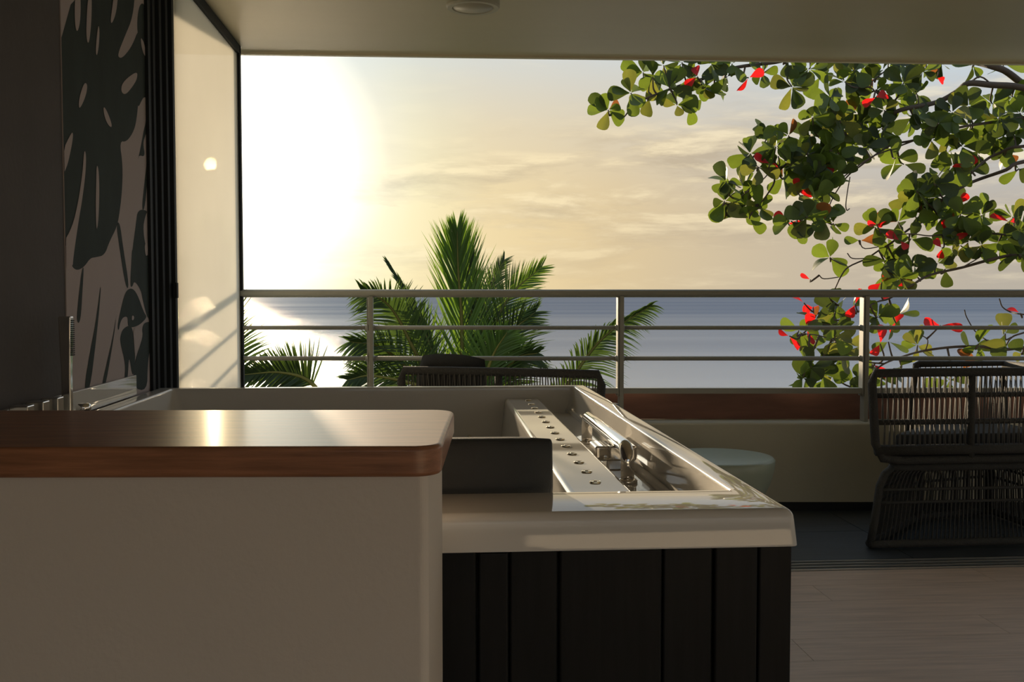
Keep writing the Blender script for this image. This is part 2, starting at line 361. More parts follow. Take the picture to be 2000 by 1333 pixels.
def print_poly(name, p, mat, lift):
    p = clip_poly(smoothpoly(p))
    vs = [atX(x, y, WX + .003 + lift) for x, y in p]
    vs = [Vector((v.x, min(max(v.y, YM + .001), YE - .001), min(v.z, CZ - .002))) for v in vs]
    me = bpy.data.meshes.new(name); me.from_pydata([tuple(v) for v in vs], [], [tuple(range(len(vs)))]); me.materials.append(mat); me.validate()
    o = bpy.data.objects.new(name, me); col.objects.link(o); adopt(o, wm); return o
dark = [
 z1([(290, -60), (705, -60), (692, 90), (650, 190), (612, 285), (625, 305), (650, 290), (690, 235), (722, 150), (735, 210), (724, 480), (715, 600), (700, 680), (660, 740), (622, 735), (640, 860), (636, 1000), (620, 1130), (608, 1185), (570, 1260), (545, 1330), (500, 1341), (470, 1345), (440, 1390), (400, 1412), (370, 1385), (376, 1340), (390, 1260), (290, 1290)]),
 z1([(725, 30), (745, 12), (768, 60), (778, 140), (840, 240), (840, 525), (770, 517), (750, 503), (735, 530), (722, 558), (714, 540), (726, 400), (734, 205), (716, 180), (714, 100)]),
 z1([(782, 575), (840, 565), (840, 852), (772, 848), (770, 760), (782, 650), (757, 705), (745, 745), (757, 818), (722, 808), (718, 840), (738, 740), (752, 660)]),
 z1(stroke([(775, 820), (760, 950), (745, 1095)], 15)),
 z1([(718, 1090), (772, 1098), (756, 1125), (744, 1200), (768, 1330), (760, 1420), (690, 1400), (686, 1330), (708, 1170)]),
 z1([(772, 1060), (840, 1030), (840, 1480), (775, 1420), (768, 1250)]),
 z1(stroke([(615, 1160), (632, 1290), (665, 1500)], 19)),
 z2([(690, -10), (755, 0), (766, 60), (840, 60), (840, 560), (775, 380), (765, 370), (745, 290), (735, 232), (700, 182), (690, 215), (678, 215), (684, 100)]),
 z2([(652, 240), (685, 218), (715, 250), (750, 350), (768, 372), (730, 412), (690, 428), (665, 422), (667, 370), (642, 372), (626, 400), (618, 448), (611, 420), (628, 340)]),
 z2([(642, 432), (680, 412), (694, 450), (700, 560), (706, 600), (692, 700), (672, 560), (666, 700), (648, 700), (655, 620), (626, 505), (628, 468)]),
 z2([(840, 400), (840, 545), (780, 540), (770, 620), (766, 760), (690, 740), (704, 592), (738, 500), (742, 420), (760, 395)]),
 z2([(437, 110), (432, 200), (420, 402), (398, 402), (412, 250), (428, 120)]),
 z2([(529, 170), (518, 330), (500, 500), (468, 760), (436, 760), (470, 550), (500, 400)]),
 z2([(608, 360), (598, 440), (578, 570), (548, 740), (528, 740), (560, 600), (590, 470)]),
 z2([(372, 620), (378, 700), (372, 790), (354, 790), (364, 700)]),
]
light = [
 z1([(438, 780), (449, 800), (446, 900), (430, 1030), (405, 1180), (382, 1340), (378, 1400), (300, 1400), (325, 1275), (378, 1180), (408, 1050), (430, 900)]),
 z1([(374, 685), (382, 700), (372, 770), (347, 880), (315, 920), (320, 800)]),
 z1([(503, 855), (514, 880), (518, 1000), (513, 1150), (503, 1212), (498, 1100), (501, 950)]),
 z1([(438, 430), (456, 438), (450, 490), (425, 553), (410, 566), (412, 510)]),
 z1([(538, 552), (556, 575), (581, 640), (582, 667), (560, 648), (542, 600)]),
 z1([(716, 370), (714, 412), (690, 452), (655, 494), (632, 482), (632, 445), (660, 408)]),
 z1([(393, -40), (420, -40), (420, 100), (405, 168), (393, 150), (388, 60)]),
 z1([(460, -40), (478, -40), (477, 100), (466, 218), (454, 225), (448, 150)]),
 z1([(513, 125), (519, 160), (515, 240), (505, 295), (498, 270), (504, 190)]),
 z1([(595, -40), (616, -40), (607, 60), (586, 120), (575, 118), (582, 60)]),
 z1([(732, 190), (752, 225), (765, 296), (750, 288), (736, 240)]),
 z1([(765, 60), (785, 70), (796, 200), (792, 230), (776, 160)]),
 z2([(688, 362), (700, 370), (696, 388), (686, 390)]),
 z2([(694, 432), (735, 415), (744, 460), (736, 500), (716, 552), (705, 590), (698, 500)]),
 z2([(752, -10), (770, -10), (770, 50), (758, 55)]),
]
for i, p in enumerate(dark): print_poly('leaf_print', p, M['mural_leaf'], .0003 + i * .00006)
for i, p in enumerate(light): print_poly('leaf_print_gap', p, M['mural'], .0014 + i * .00004)

# black door jamb with stacked sliding frames at the end of the mural
dj = MB().box(WX - .2, WX + .015, YE, 4.13, 0, CZ).build('door_1', M['black_metal'])
tag(dj, 'black stacked sliding door frames at the end of the mural wall', 'door', kind='structure')
for i, (y, x) in enumerate([(3.945, WX + .022), (3.99, WX + .034), (4.035, WX + .046), (4.08, WX + .058)]):
    MB().box(WX - .1, x, y - .017, y + .017, .01, CZ).build('sliding_frame', M['black_metal'], dj, bevel=.003, seg=1)
MB().box(WX + .05, WX + .066, 4.05, 4.075, 1.09, 1.15).build('latch', M['black_metal'], dj, bevel=.002, seg=1)
# side glass partition
PX = -1.0; PY0, PY1 = 4.10, 5.40
w1 = thing('window_1', 'dusty tinted glass side panel in a slim black frame', 'window', (PX, 4.7, 0), kind='structure')
MB().box(PX - .004, PX + .004, PY0, PY1 - .05, .46, CZ - .01).build('pane', M['glass'], w1)
MB().box(PX - .02, PX + .02, PY1 - .035, PY1, .44, CZ).build('window_frame', M['black_metal'], w1, bevel=.002, seg=1)
MB().box(PX - .02, PX + .02, PY0, PY1, CZ - .045, CZ - .001).build('window_frame', M['black_metal'], w1, bevel=.002, seg=1)
MB().box(PX - .02, PX + .02, PY0, PY1, .40, .44).build('window_frame', M['black_metal'], w1, bevel=.002, seg=1)
MB().box(PX - .008, PX + .008, PY1 - .052, PY1 - .034, .44, CZ - .04).build('rubber_seal', M['alu'], w1)
tag(MB().box(PX - .06, PX + .06, 4.13, 5.29, 0, .398).build('wall_low', M['parapet']), 'low plastered kerb under the glass side panel', 'wall', kind='structure')
# parapet
pa = MB().prism([(-3.6, Yr(-3.6) - .09), (6.8, Yr(6.8) - .09), (6.8, Yr(6.8) + .13), (-3.6, Yr(-3.6) + .13)], -.25, .447).build('wall_parapet', M['parapet'], bevel=.012)
tag(pa, 'low olive plastered balcony parapet under the railing', 'wall', kind='structure')
bb = MB().prism([(-1.0, Yr(-1) - .103), (6.79, Yr(6.79) - .103), (6.79, Yr(6.79) - .089), (-1.0, Yr(-1) - .089)], 0, .042).build('dark_strip_parapet', M['track_gap'])  # near-black strip where parapet and floor meet
tag(bb, 'dark strip at the foot of the parapet', 'baseboard', kind='structure')

# sea and hillside
tag(MB().add([(-60000, 45, -12.5), (60000, 45, -12.5), (60000, 90000, -12.5), (-60000, 90000, -12.5)], [(0, 1, 2, 3)]).build('sea', M['sea']), 'calm grey blue sea stretching to the horizon', 'sea', kind='structure')
tag(MB().add([(-40, 5.8, -5.2), (40, 5.8, -5.2), (60, 30, -6.5), (-60, 30, -6.5), (80, 70, -16), (-80, 70, -16)], [(0, 1, 2, 3), (3, 2, 4, 5)]).build('ground', M['earth']), 'green hillside falling to the shore below the balcony', 'ground', kind='structure')

tag(MB().add([(-40, -60, -.6), (60, -60, -.6), (60, -3.8, -.6), (-40, -3.8, -.6), (7.0, -3.8, -.6), (60, 5.6, -.6), (7.0, 5.6, -.6)], [(0, 1, 2, 3), (4, 2, 5, 6)]).build('added_ground_rear', M['earth']), 'unseen green ground added behind and beside the building', 'ground', kind='structure')  # unseen ground, added to keep sky glow from entering the windows from below

# ------------------------------------------------------------------ railing
rl = thing('balcony_railing', 'taupe steel balcony railing with three horizontal bars', 'railing', (0.944, Yr(.944), .447))
def rp(X, z, dy=0): return (X, Yr(X) + dy, z)
px_posts = [-1.58] + [atY(x, 640, Yr(X)).x for x, X in ((723, -.3), (1211, .95), (1688, 2.2))] + [3.45, 4.7, 5.95]
MB().tube([rp(-3.6, 1.109), rp(6.79, 1.109)], .0205, 14).build('top_rail', M['rail'], rl, smooth=True)
ends = [-3.6] + px_posts + [6.79]
for z, r_ in ((.932, .0108), (.773, .0115)):
    for a, c in zip(ends[:-1], ends[1:]):
        MB().tube([rp(a, z), rp(c, z)], r_, 10).build('rail', M['rail'], rl, smooth=True)
for a, c in zip(ends[:-1], ends[1:]):
    MB().prism([(a, Yr(a) - .022), (c, Yr(c) - .022), (c, Yr(c) + .022), (a, Yr(a) + .022)], .592, .620).build('lower_rail', M['rail'], rl)
    MB().prism([(a, Yr(a) + .075), (c, Yr(c) + .075), (c, Yr(c) + .1), (a, Yr(a) + .1)], .449, .60).build('kick_board', M['terracotta'], rl, label='red brown board behind the lower rail')
for X in px_posts:
    p = MB().box(X - .006, X + .016, Yr(X) - .028, Yr(X) + .028, .447, 1.095).build('post', M['rail'], rl, bevel=.003, seg=2)
    MB().box(X - .016, X - .009, Yr(X) - .026, Yr(X) + .026, .58, 1.09).build('flat_bar', M['rail'], p, bevel=.001, seg=1)
    for z in (.932, .773):
        MB().tube([rp(X - .024, z), rp(X + .024, z)], .0155, 10).build('collar', M['rail'], p, smooth=True)

# ------------------------------------------------------------------ bathtub
RZ = .755; LZ = .71; HZ = .655
tX0, tX1, tY0, tY1 = -1.033, .588, 1.612, 3.925
iX0, iX1, iY0, iY1 = -.965, .532, 1.79, 3.862
tub = thing('whirlpool_bathtub', 'white acrylic whirlpool bathtub with dark wood skirt and chrome grab bar', 'bathtub', ((tX0 + tX1) / 2, (tY0 + tY1) / 2, 0))
s = MB()
def loop(x0, x1, y0, y1, z, r=.0, n=6):
    pts = []
    for cx, cy, a0 in ((x1 - r, y0 + r, -90), (x1 - r, y1 - r, 0), (x0 + r, y1 - r, 90), (x0 + r, y0 + r, 180)):
        for k in range(n + 1):
            q = R(a0 + 90 * k / n); pts.append(Vector((cx + r * math.cos(q), cy + r * math.sin(q), z)))
    return pts
def skin(loops, mb, close_last=True):
    n = len(loops[0]); vs = [v for L in loops for v in L]; fs = []
    for i in range(len(loops) - 1):
        for j in range(n): fs.append((i * n + j, i * n + (j + 1) % n, (i + 1) * n + (j + 1) % n, (i + 1) * n + j))
    if close_last: fs.append(tuple(range((len(loops) - 1) * n, len(loops) * n)))
    mb.add(vs, fs)
lip = .695
loops = [loop(tX0 + .02, tX1 - .02, tY0 + .02, tY1 - .02, lip, .012)]
loops.append(loop(tX0 - .003, tX1 + .004, tY0 - .004, tY1 + .002, lip, .014))
loops.append(loop(tX0 - .003, tX1 + .004, tY0 - .004, tY1 + .002, lip + .001, .014))
loops.append(loop(tX0 - .003, tX1 + .0038, tY0 - .0038, tY1 + .002, lip + .004, .014))
loops.append(loop(tX0 - .0005, tX1 + .0005, tY0 - .0005, tY1 + .0005, RZ - .021, .015))
loops.append(loop(tX0 - .0002, tX1 + .0002, tY0 - .0002, tY1 + .0002, RZ - .018, .015))
for q in range(0, 91, 15):      # rounded outer edge
    d = .016 * (1 - math.cos(R(q))); h = .016 * math.sin(R(q))
    loops.append(loop(tX0 + d, tX1 - d, tY0 + d, tY1 - d, RZ - .016 + h, .016))
for q in range(0, 91, 15):      # rounded inner edge
    d = .008 * math.sin(R(q)); h = .008 * (1 - math.cos(R(q)))
    loops.append(loop(iX0 - .008 + d, iX1 + .008 - d, iY0 - .008 + d, iY1 + .008 - d, RZ - h, .016))
loops.append(loop(iX0 + .006, iX1 - .004, iY0 + .006, iY1 - .006, RZ - .06, .03))
loops.append(loop(iX0 + .03, iX1 - .006, iY0 + .04, iY1 - .04, .56, .08))
loops.append(loop(iX0 + .08, iX1 - .02, iY0 + .14, iY1 - .14, .34, .14))
loops.append(loop(iX0 + .16, iX1 - .10, iY0 + .26, iY1 - .26, .28, .16))
skin(loops, s)
shell = s.build('shell', M['acrylic'], tub, smooth=True)
# inner ledge carrying the jets
lg = MB().box(.268, .402, 1.70, 3.885, .30, LZ)
for i, v in enumerate(lg.v):
    if v.z < .5 and v.x < .3: v.x -= .05
ledge = lg.build('jet_ledge', M['acrylic'], tub, bevel=.014, seg=4)
ch = MB().box(.396, .60, 1.70, 3.885, .30, HZ)
MB_ = ch.build('channel_floor', M['acrylic'], tub, bevel=.006)
MB().tube([(.519, 1.72, HZ + .003), (.519, 3.88, HZ + .003)], .012, 12).build('channel_fillet', M['acrylic'], tub, smooth=True)
ring_me = MB().lathe([(.0126, 0), (.0122, .0018), (.0112, .0028), (.0090, .0030), (.0085, .0026), (.0, .0026)], n=20).mesh('jet', M['jet'], False)
noz_me = MB().lathe([(.0040, .0022), (.0038, .0036), (.003, .004), (0, .004)], n=12).mesh('nozzle', M['jet'], True)
for i in range(14):
    y = 2.115 + .1275 * i
    o = bpy.data.objects.new('jet', ring_me); col.objects.link(o); o.location = (.337 + .001 * i, y, LZ); adopt(o, tub)
    k = bpy.data.objects.new('nozzle', noz_me); col.objects.link(k); k.location = o.location; adopt(k, o)
# grab bar
gx = .46; gz = .738
pts = [(gx, 2.40, HZ)]
def arc(cy, cz, r, a0, a1, n=7): return [(gx, cy + r * math.cos(R(a0 + (a1 - a0) * k / n)), cz + r * math.sin(R(a0 + (a1 - a0) * k / n))) for k in range(n + 1)]
pts += arc(2.40 + .035, gz - .035, .035, 180, 90) + arc(3.05 - .035, gz - .035, .035, 90, 0) + [(gx, 3.05, HZ)]
gb = MB().tube(pts, .0165, 18).build('grab_bar', M['chrome'], tub, smooth=True, label='chrome grab bar')
for y in (2.40, 3.05):
    MB().lathe([(.024, 0), (.024, .006), (.020, .010), (.0165, .011)], (gx, y, HZ), 20, cap0=True).build('flange', M['chrome'], gb, smooth=True)
sp = MB().box(.408, .515, 2.56, 2.66, .680, .719).build('waterfall_spout', M['chrome'], tub, bevel=.006)
MB().box(.44, .50, 2.575, 2.645, HZ, .682).build('spout_foot', M['chrome'], sp, bevel=.003)
# headrest pillow
hp = MB()
prof = [(1.802, .742), (1.792, .76), (1.796, .79), (1.803, .815), (1.806, .835), (1.815, .846), (1.832, .848), (1.85, .84), (1.868, .80), (1.875, .75), (1.865, .70), (1.82, .70)]
nx = 15
vs = []
for i in range(nx):
    f = i / (nx - 1); x = -.34 + .552 * f
    e = min(f, 1 - f) * (nx - 1); k = 1 if e >= 1 else (.72 if e < .5 else .95)
    for (y, z) in prof:
        vs.append((x, 1.834 + (y - 1.834) * k, .772 + (z - .772) * (k * .15 + .85)))
n = len(prof)
hp.add(vs, [(i * n + j, (i + 1) * n + j, (i + 1) * n + (j + 1) % n, i * n + (j + 1) % n) for i in range(nx - 1) for j in range(n)] + [tuple(range(n)), tuple(range((nx - 1) * n, nx * n))[::-1]])
hr = hp.build('headrest', M['pillow'], tub, smooth=True, bevel=.006, label='black foam headrest')
# overflow cover, drain button on the far inner wall
p = atY(862, 832, 3.84); MB().box(p.x - .022, p.x + .016, 3.815, 3.862, p.z - .028, p.z + .028).build('overflow_cover', M['brass_plate'], tub, bevel=.004)
p = atY(917, 855, 3.82)
db = MB().tube([(p.x, 3.85, p.z), (p.x, 3.80, p.z)], .009, 14).build('drain_button', M['chrome'], tub, smooth=True)
# wooden skirt under the rim
tag_pts = [atY(x, 1200, 1.632).x for x in (933, 995, 1092, 1295, 1395, 1482)]
xs = [tX0, -.75, -.45, -.2] + tag_pts + [atY(1550, 1200, 1.632).x]
core_x1 = xs[-1] - .012
MB().box(tX0 + .01, core_x1, 1.652, tY1 - .03, .02, .29).build('skirt_frame', M['skirt'], tub)
for i, (a, c) in enumerate(zip(xs[:-1], xs[1:])):
    y = 1.634 + (.004 if i % 2 else 0)
    MB().box(a + .0015, c - .0015, y, 1.652, .012, lip - .001 - (.006 if i == 4 else 0)).build('skirt_panel', M['skirt'], tub, bevel=.004, seg=2)
for i in range(8):
    y0 = 1.654 + i * .2805
    MB().box(xs[-1] - .018, xs[-1], y0 + .0015, y0 + .2790, .012, lip - .001).build('skirt_panel', M['skirt'], tub, bevel=.004, seg=2)
# upstand on the wall side of the rim
up_end = 3.655
MB().box(WX + .006, WX + .020, 1.62, up_end, RZ - .002, RZ + .068).build('upstand', M['acrylic'], tub, bevel=.002, seg=2)
# mixer set on the left rim
hw = MB()
bx_, by_ = -.998, 2.87
prof = [(.0, .0125, .011), (.06, .0125, .011), (.11, .0125, .010), (.165, .0145, .012), (.262, .017, .013)]
base_z = RZ + .028
vs = []
for dz, a, c in prof:
    vs += [(bx_ - a, by_ - c, base_z + dz), (bx_ + a, by_ - c, base_z + dz), (bx_ + a, by_ + c, base_z + dz), (bx_ - a, by_ + c, base_z + dz)]
fs = [(i * 4 + j, i * 4 + (j + 1) % 4, (i + 1) * 4 + (j + 1) % 4, (i + 1) * 4 + j) for i in range(4) for j in range(4)] + [(3, 2, 1, 0), (16, 17, 18, 19)]
hw.add(vs, fs)
hs = hw.build('hand_shower', M['chrome'], tub, bevel=.004, seg=3, label='chrome hand shower standing upright')
for k in range(18):
    z = base_z + .155 + k * .0055
    MB().box(bx_ + .0155, bx_ + .0195, by_ - .010, by_ + .010, z, z + .003).build('nozzle_rib', M['black_metal'], hs)
MB().lathe([(.022, 0), (.022, .012), (.016, .02), (.015, .03)], (bx_, by_, RZ), 20, cap0=True, cap1=True).build('holder', M['chrome'], hs, smooth=True)
for k, (y, h) in enumerate(((2.76, .05), (2.66, .05), (2.56, .05))):
    tp_ = MB().lathe([(.018, 0), (.018, .008), (.012, .012), (.012, .03)], (bx_, y, RZ), 18, cap0=True, cap1=True).build('tap', M['chrome'], tub, smooth=True)
    MB().box(bx_ - .022, bx_ + .022, y - .022, y + .022, RZ + .028, RZ + h + .03).build('tap_handle', M['chrome'], tp_, bevel=.003)
tp_ = MB().lathe([(.015, 0), (.015, .012), (.021, .016), (.021, .034), (.017, .04)], (bx_ + .006, 2.98, RZ), 16, cap0=True, cap1=True).build('diverter_knob', M['chrome'], tub, smooth=True)

# ------------------------------------------------------------------ half wall with wooden cap in front of the tub
hwall = thing('half_wall', 'white plastered half wall with a varnished wooden top beside the bathtub', 'half wall', (-.5, 1.4, 0))
ang_ = -R(3.6)
def rot(x, y):          # about the front right corner of the cap
    ox, oy = .005, 1.206
    return (ox + (x - ox) * math.cos(ang_) - (y - oy) * math.sin(ang_), oy + (x - ox) * math.sin(ang_) + (y - oy) * math.cos(ang_))
def rrect(x0, x1, y0, y1, r, n=8):
    pts = [(x0, y0)]
    pts += [(x1 - r + r * math.sin(R(90 * k / n)), y0 + r - r * math.cos(R(90 * k / n))) for k in range(n + 1)]
    pts += [(x1 - r + r * math.cos(R(90 * k / n)), y1 - r + r * math.sin(R(90 * k / n))) for k in range(n + 1)]
    return pts + [(x0, y1)]
MB().prism([rot(*p) for p in rrect(-1.01, .008, 1.206, 1.598, .035)], .888, .925).build('wooden_cap', M['wood_cap'], hwall, bevel=.006, seg=3, label='varnished red brown wooden top')
MB().prism([rot(*p) for p in rrect(-1.01, -.008, 1.216, 1.53, .012)], 0, .8885).build('plastered_body', M['plaster_white'], hwall)

# ------------------------------------------------------------------ ceiling downlight
dl = atZ(924, 17, CZ - .07)
lamp = thing('ceiling_downlight', 'round surface mounted downlight on the ceiling above the balcony', 'ceiling light', (dl.x, dl.y, CZ))
MB().lathe([(.113, 0), (.113, -.062), (.108, -.070), (.088, -.070), (.086, -.064), (0.0, -.064)], (dl.x, dl.y, CZ), 48).build('housing', M['lamp_white'], lamp, smooth=False)
MB().lathe([(.084, -.064), (.082, -.068), (.0, -.069)], (dl.x, dl.y, CZ), 40).build('diffuser', M['diffuser'], lamp, smooth=True)

# ------------------------------------------------------------------ rope armchairs
def V2(a, b, f): return Vector(a).lerp(Vector(b), f)
def make_chair(label, loc, rz, far_arm, group):
    root = thing('rope_armchair', label, 'armchair', (0, 0, 0), group)
    w = .915; top = .783
    zt, zm1, zm2, zb = .765, .668, .552, .43
    def xl(z): return .0 + (top - z) * .075
    def xr(z): return w - (top - z) * .075
    def yy(z): return (top - z) * -.02
    # near panel: outer wrapped frame
    fr = [(xl(zt) + .02, yy(zt), zt), (xr(zt) - .02, yy(zt), zt)]
    cyc = [(xl(zt) + .018, 0, zt + .0), (w * .25, 0, zt + .002), (w * .5, 0, zt + .002), (w * .75, 0, zt + .002), (xr(zt) - .018, 0, zt),
           (xr(.72), 0, .72), (xr(zm2), 0, zm2), (xr(.46), 0, .46), (xr(.40) - .03, 0, .395), (xr(.4) - .12, 0, .385), (w * .5, 0, .385), (xl(.4) + .12, 0, .385), (xl(.4) + .03, 0, .395), (xl(.46), 0, .46), (xl(zm2), 0, zm2), (xl(.72), 0, .72)]
    MB().tube(cyc, .019, 10, closed=True).build('back_frame', M['rope'], root, smooth=True)
    for z, r_ in ((zm1, .011), (zm2, .012), (zb, .024)):
        MB().tube([(xl(z), 0, z), (xr(z), 0, z)], r_, 8).build('crossbar', M['rope'], root, smooth=True)
    MB().tube([(w * .5, 0, zt), (w * .5, 0, .39)], .017, 8).build('back_post', M['rope'], root, smooth=True)
    rp_ = MB()
    for z0, z1_ in ((zt, zm1), (zm1, zm2), (zm2, zb)):
        for a, c in ((xl(z1_) + .022, w * .5 - .02), (w * .5 + .02, xr(z1_) - .022)):
            k = 17
            for i in range(k):
                x = a + (c - a) * (i + .5) / k
                j1 = random.uniform(-.004, .004)
                rp_.tube([(x + j1, -.012, z0), (x + .003, -.010, z1_)], .0028, 5, caps=False)
                rp_.tube([(x + .011 + j1, .012, z0), (x + .006, .010, z1_)], .0028, 5, caps=False)
    o = rp_.build('rope_weave', M['rope_strand'], root, smooth=True); o['kind'] = 'stuff'
    # seat shell, cushion
    fx = w * .48
    plan = [(0, 0), (w, 0), (w, .60), (fx + .02, .47)] if far_arm else [(0, 0), (w, 0), (w, .60), (0, .60)]
    def inset(d, r=.05, n=4):       # plan outline pulled in by d, corners rounded
        pl = [Vector(q) for q in plan]; k = len(pl); cor = []
        for i in range(k):
            a_, b_, c_ = pl[i - 1], pl[i], pl[(i + 1) % k]
            e1 = (b_ - a_).normalized(); e2 = (c_ - b_).normalized()
            n1 = Vector((-e1.y, e1.x)); n2 = Vector((-e2.y, e2.x))
            m_ = (n1 + n2); m_ = m_ / m_.dot(n1) if abs(m_.dot(n1)) > 1e-6 else n1
            cor.append((b_ + m_ * d, e1, e2))
        out = []
        for q, e1, e2 in cor:
            p0 = q - e1 * r; p2 = q + e2 * r
            for i in range(n + 1):
                t_ = i / n; out.append(p0 * (1 - t_) ** 2 + q * 2 * t_ * (1 - t_) + p2 * t_ * t_)
        return [(v.x, v.y) for v in out]
    MB().prism(inset(.04), .355, .42).build('seat_shell', M['rope'], root, bevel=.02)
    MB().prism(inset(.055), .42, .49).build('seat_cushion', M['cushion'], root, bevel=.025, seg=4)
    # the side opposite the near panel, and the wrapped back at the far end
    if far_arm:
        yb = .455
        MB().tube([(fx - .03, yb, .40), (fx - .02, yb, .60), (fx, yb, .77), (fx + .012, yb, .783 - .012), (w - .03, yb, .771), (w - .02, yb, .40)], .016, 8).build('side_frame', M['rope'], root, smooth=True)
        sp_ = MB()
        for i in range(16):
            x = fx + .02 + i * .026
            sp_.tube([(x, yb, .765), (x + .004, yb, .42)], .0028, 5, caps=False)
        o = sp_.build('rope_weave', M['rope_strand'], root, smooth=True); o['kind'] = 'stuff'
        MB().tube([(w - .02, 0, .765), (w + .005, .2, .768), (w - .03, yb, .765)], .018, 8).build('side_frame', M['rope'], root, smooth=True)
    else:
        for xa in (.015, w - .015):
            MB().tube([(xa, 0, .66), (xa, .2, .61), (xa, .45, .58), (xa, .52, .42)], .018, 8).build('arm_frame', M['rope'], root, smooth=True)
            ar = MB()
            for i in range(13):
                y = .04 + i * .034; z = .66 - min(y, .2) * .25 - max(0, y - .2) * .12
                ar.tube([(xa, y, z), (xa, y + .003, .42)], .0028, 5, caps=False)
            o = ar.build('rope_weave', M['rope_strand'], root, smooth=True); o['kind'] = 'stuff'
    # flared base
    def rring(z, ins, r=.06): return [(x, y, z) for x, y in inset(ins - .0, r)]
    prof_b = [(.345, .045), (.32, .026), (.27, .014), (.13, .004), (.022, -.006)]
    for z, ins in ((.345, .045), (.022, -.006)):
        MB().tube(rring(z, ins), .018, 8, closed=True).build('base_ring', M['rope'], root, smooth=True)
    for z, ins in ((.255, .013), (.20, .009)):
        MB().tube(rring(z, ins), .007, 6, closed=True).build('base_ring', M['rope'], root, smooth=True)
    for i in (2, 7, 12, 17):
        MB().tube([rring(z, ins)[i] for z, ins in prof_b], .017, 8).build('base_leg', M['rope'], root, smooth=True)
    bs = MB()
    rings = [rring(z, ins) for z, ins in prof_b]
    nl = len(rings[0])
    per = []
    for j in range(nl):
        d = (Vector(rings[2][(j + 1) % nl]) - Vector(rings[2][j])).length
        for q in range(max(1, int(d / .018))): per.append((j, q / max(1, int(d / .018))))
    for j, f in per:
        bs.tube([V2(rg[j], rg[(j + 1) % nl], f) for rg in rings], .0042, 4, caps=False)
    o = bs.build('rope_weave', M['rope'], root, smooth=True); o['kind'] = 'stuff'
    root.location = loc; root.rotation_euler = (0, 0, rz)
    return root
bpy_cols = None
ch_r = make_chair('dark rope woven armchair cut off by the right edge, on the balcony', (1.875, 4.262, 0), R(1.5), True, 'rope armchairs on the balcony')
ch_m = make_chair('dark rope woven armchair with a cushion, behind the bathtub', (-.15, 4.59, 0), R(-19.5), False, 'rope armchairs on the balcony')
# cushion leaning on the back of the middle chair
cu = MB()
nu, nv = 13, 9
for side in (1, -1):
    base_i = len(cu.v); vs = []; fs = []
    for i in range(nu):
        for j in range(nv):
            u = i / (nu - 1) * 2 - 1; v = j / (nv - 1) * 2 - 1
            th = .055 * ((1 - abs(u) ** 4) * (1 - abs(v) ** 4)) ** .5
            k = 1 - .05 * (abs(u) * abs(v)) ** 2
            vs.append((u * .165 * (1 - .06 * v * v) * k, side * th, v * .165 * (1 - .05 * u * u) * k))
    for i in range(nu - 1):
        for j in range(nv - 1):
            q = (i * nv + j, (i + 1) * nv + j, (i + 1) * nv + j + 1, i * nv + j + 1); fs.append(q if side > 0 else q[::-1])
    cu.add(vs, fs)
co = cu.build('throw_cushion', M['cushion'], None, smooth=True)
co.location = (.075, 4.60, .672); co.rotation_euler = (R(-8), R(2.5), R(-19.5))
tag(co, 'charcoal throw cushion poking above the back of the middle armchair', 'cushion')

# ------------------------------------------------------------------ side table
st = MB()
tcx, tcy, tz, tr_ = 1.268, 4.50, .377, .258
prof = [(.0, tz - .001), (tr_ - .03, tz), (tr_ - .008, tz - .002), (tr_, tz - .012), (tr_ - .004, tz - .05), (tr_ - .02, tz - .11), (tr_ - .055, tz - .19), (tr_ - .10, tz - .26), (tr_ - .12, tz - .31), (tr_ - .115, .0), (0, 0)]
st.lathe(prof[::-1], (tcx, tcy, 0), 48)
tag(st.build('side_table', M['ceramic'], None, smooth=True), 'pale green round ceramic side table tapering to its foot', 'side table')

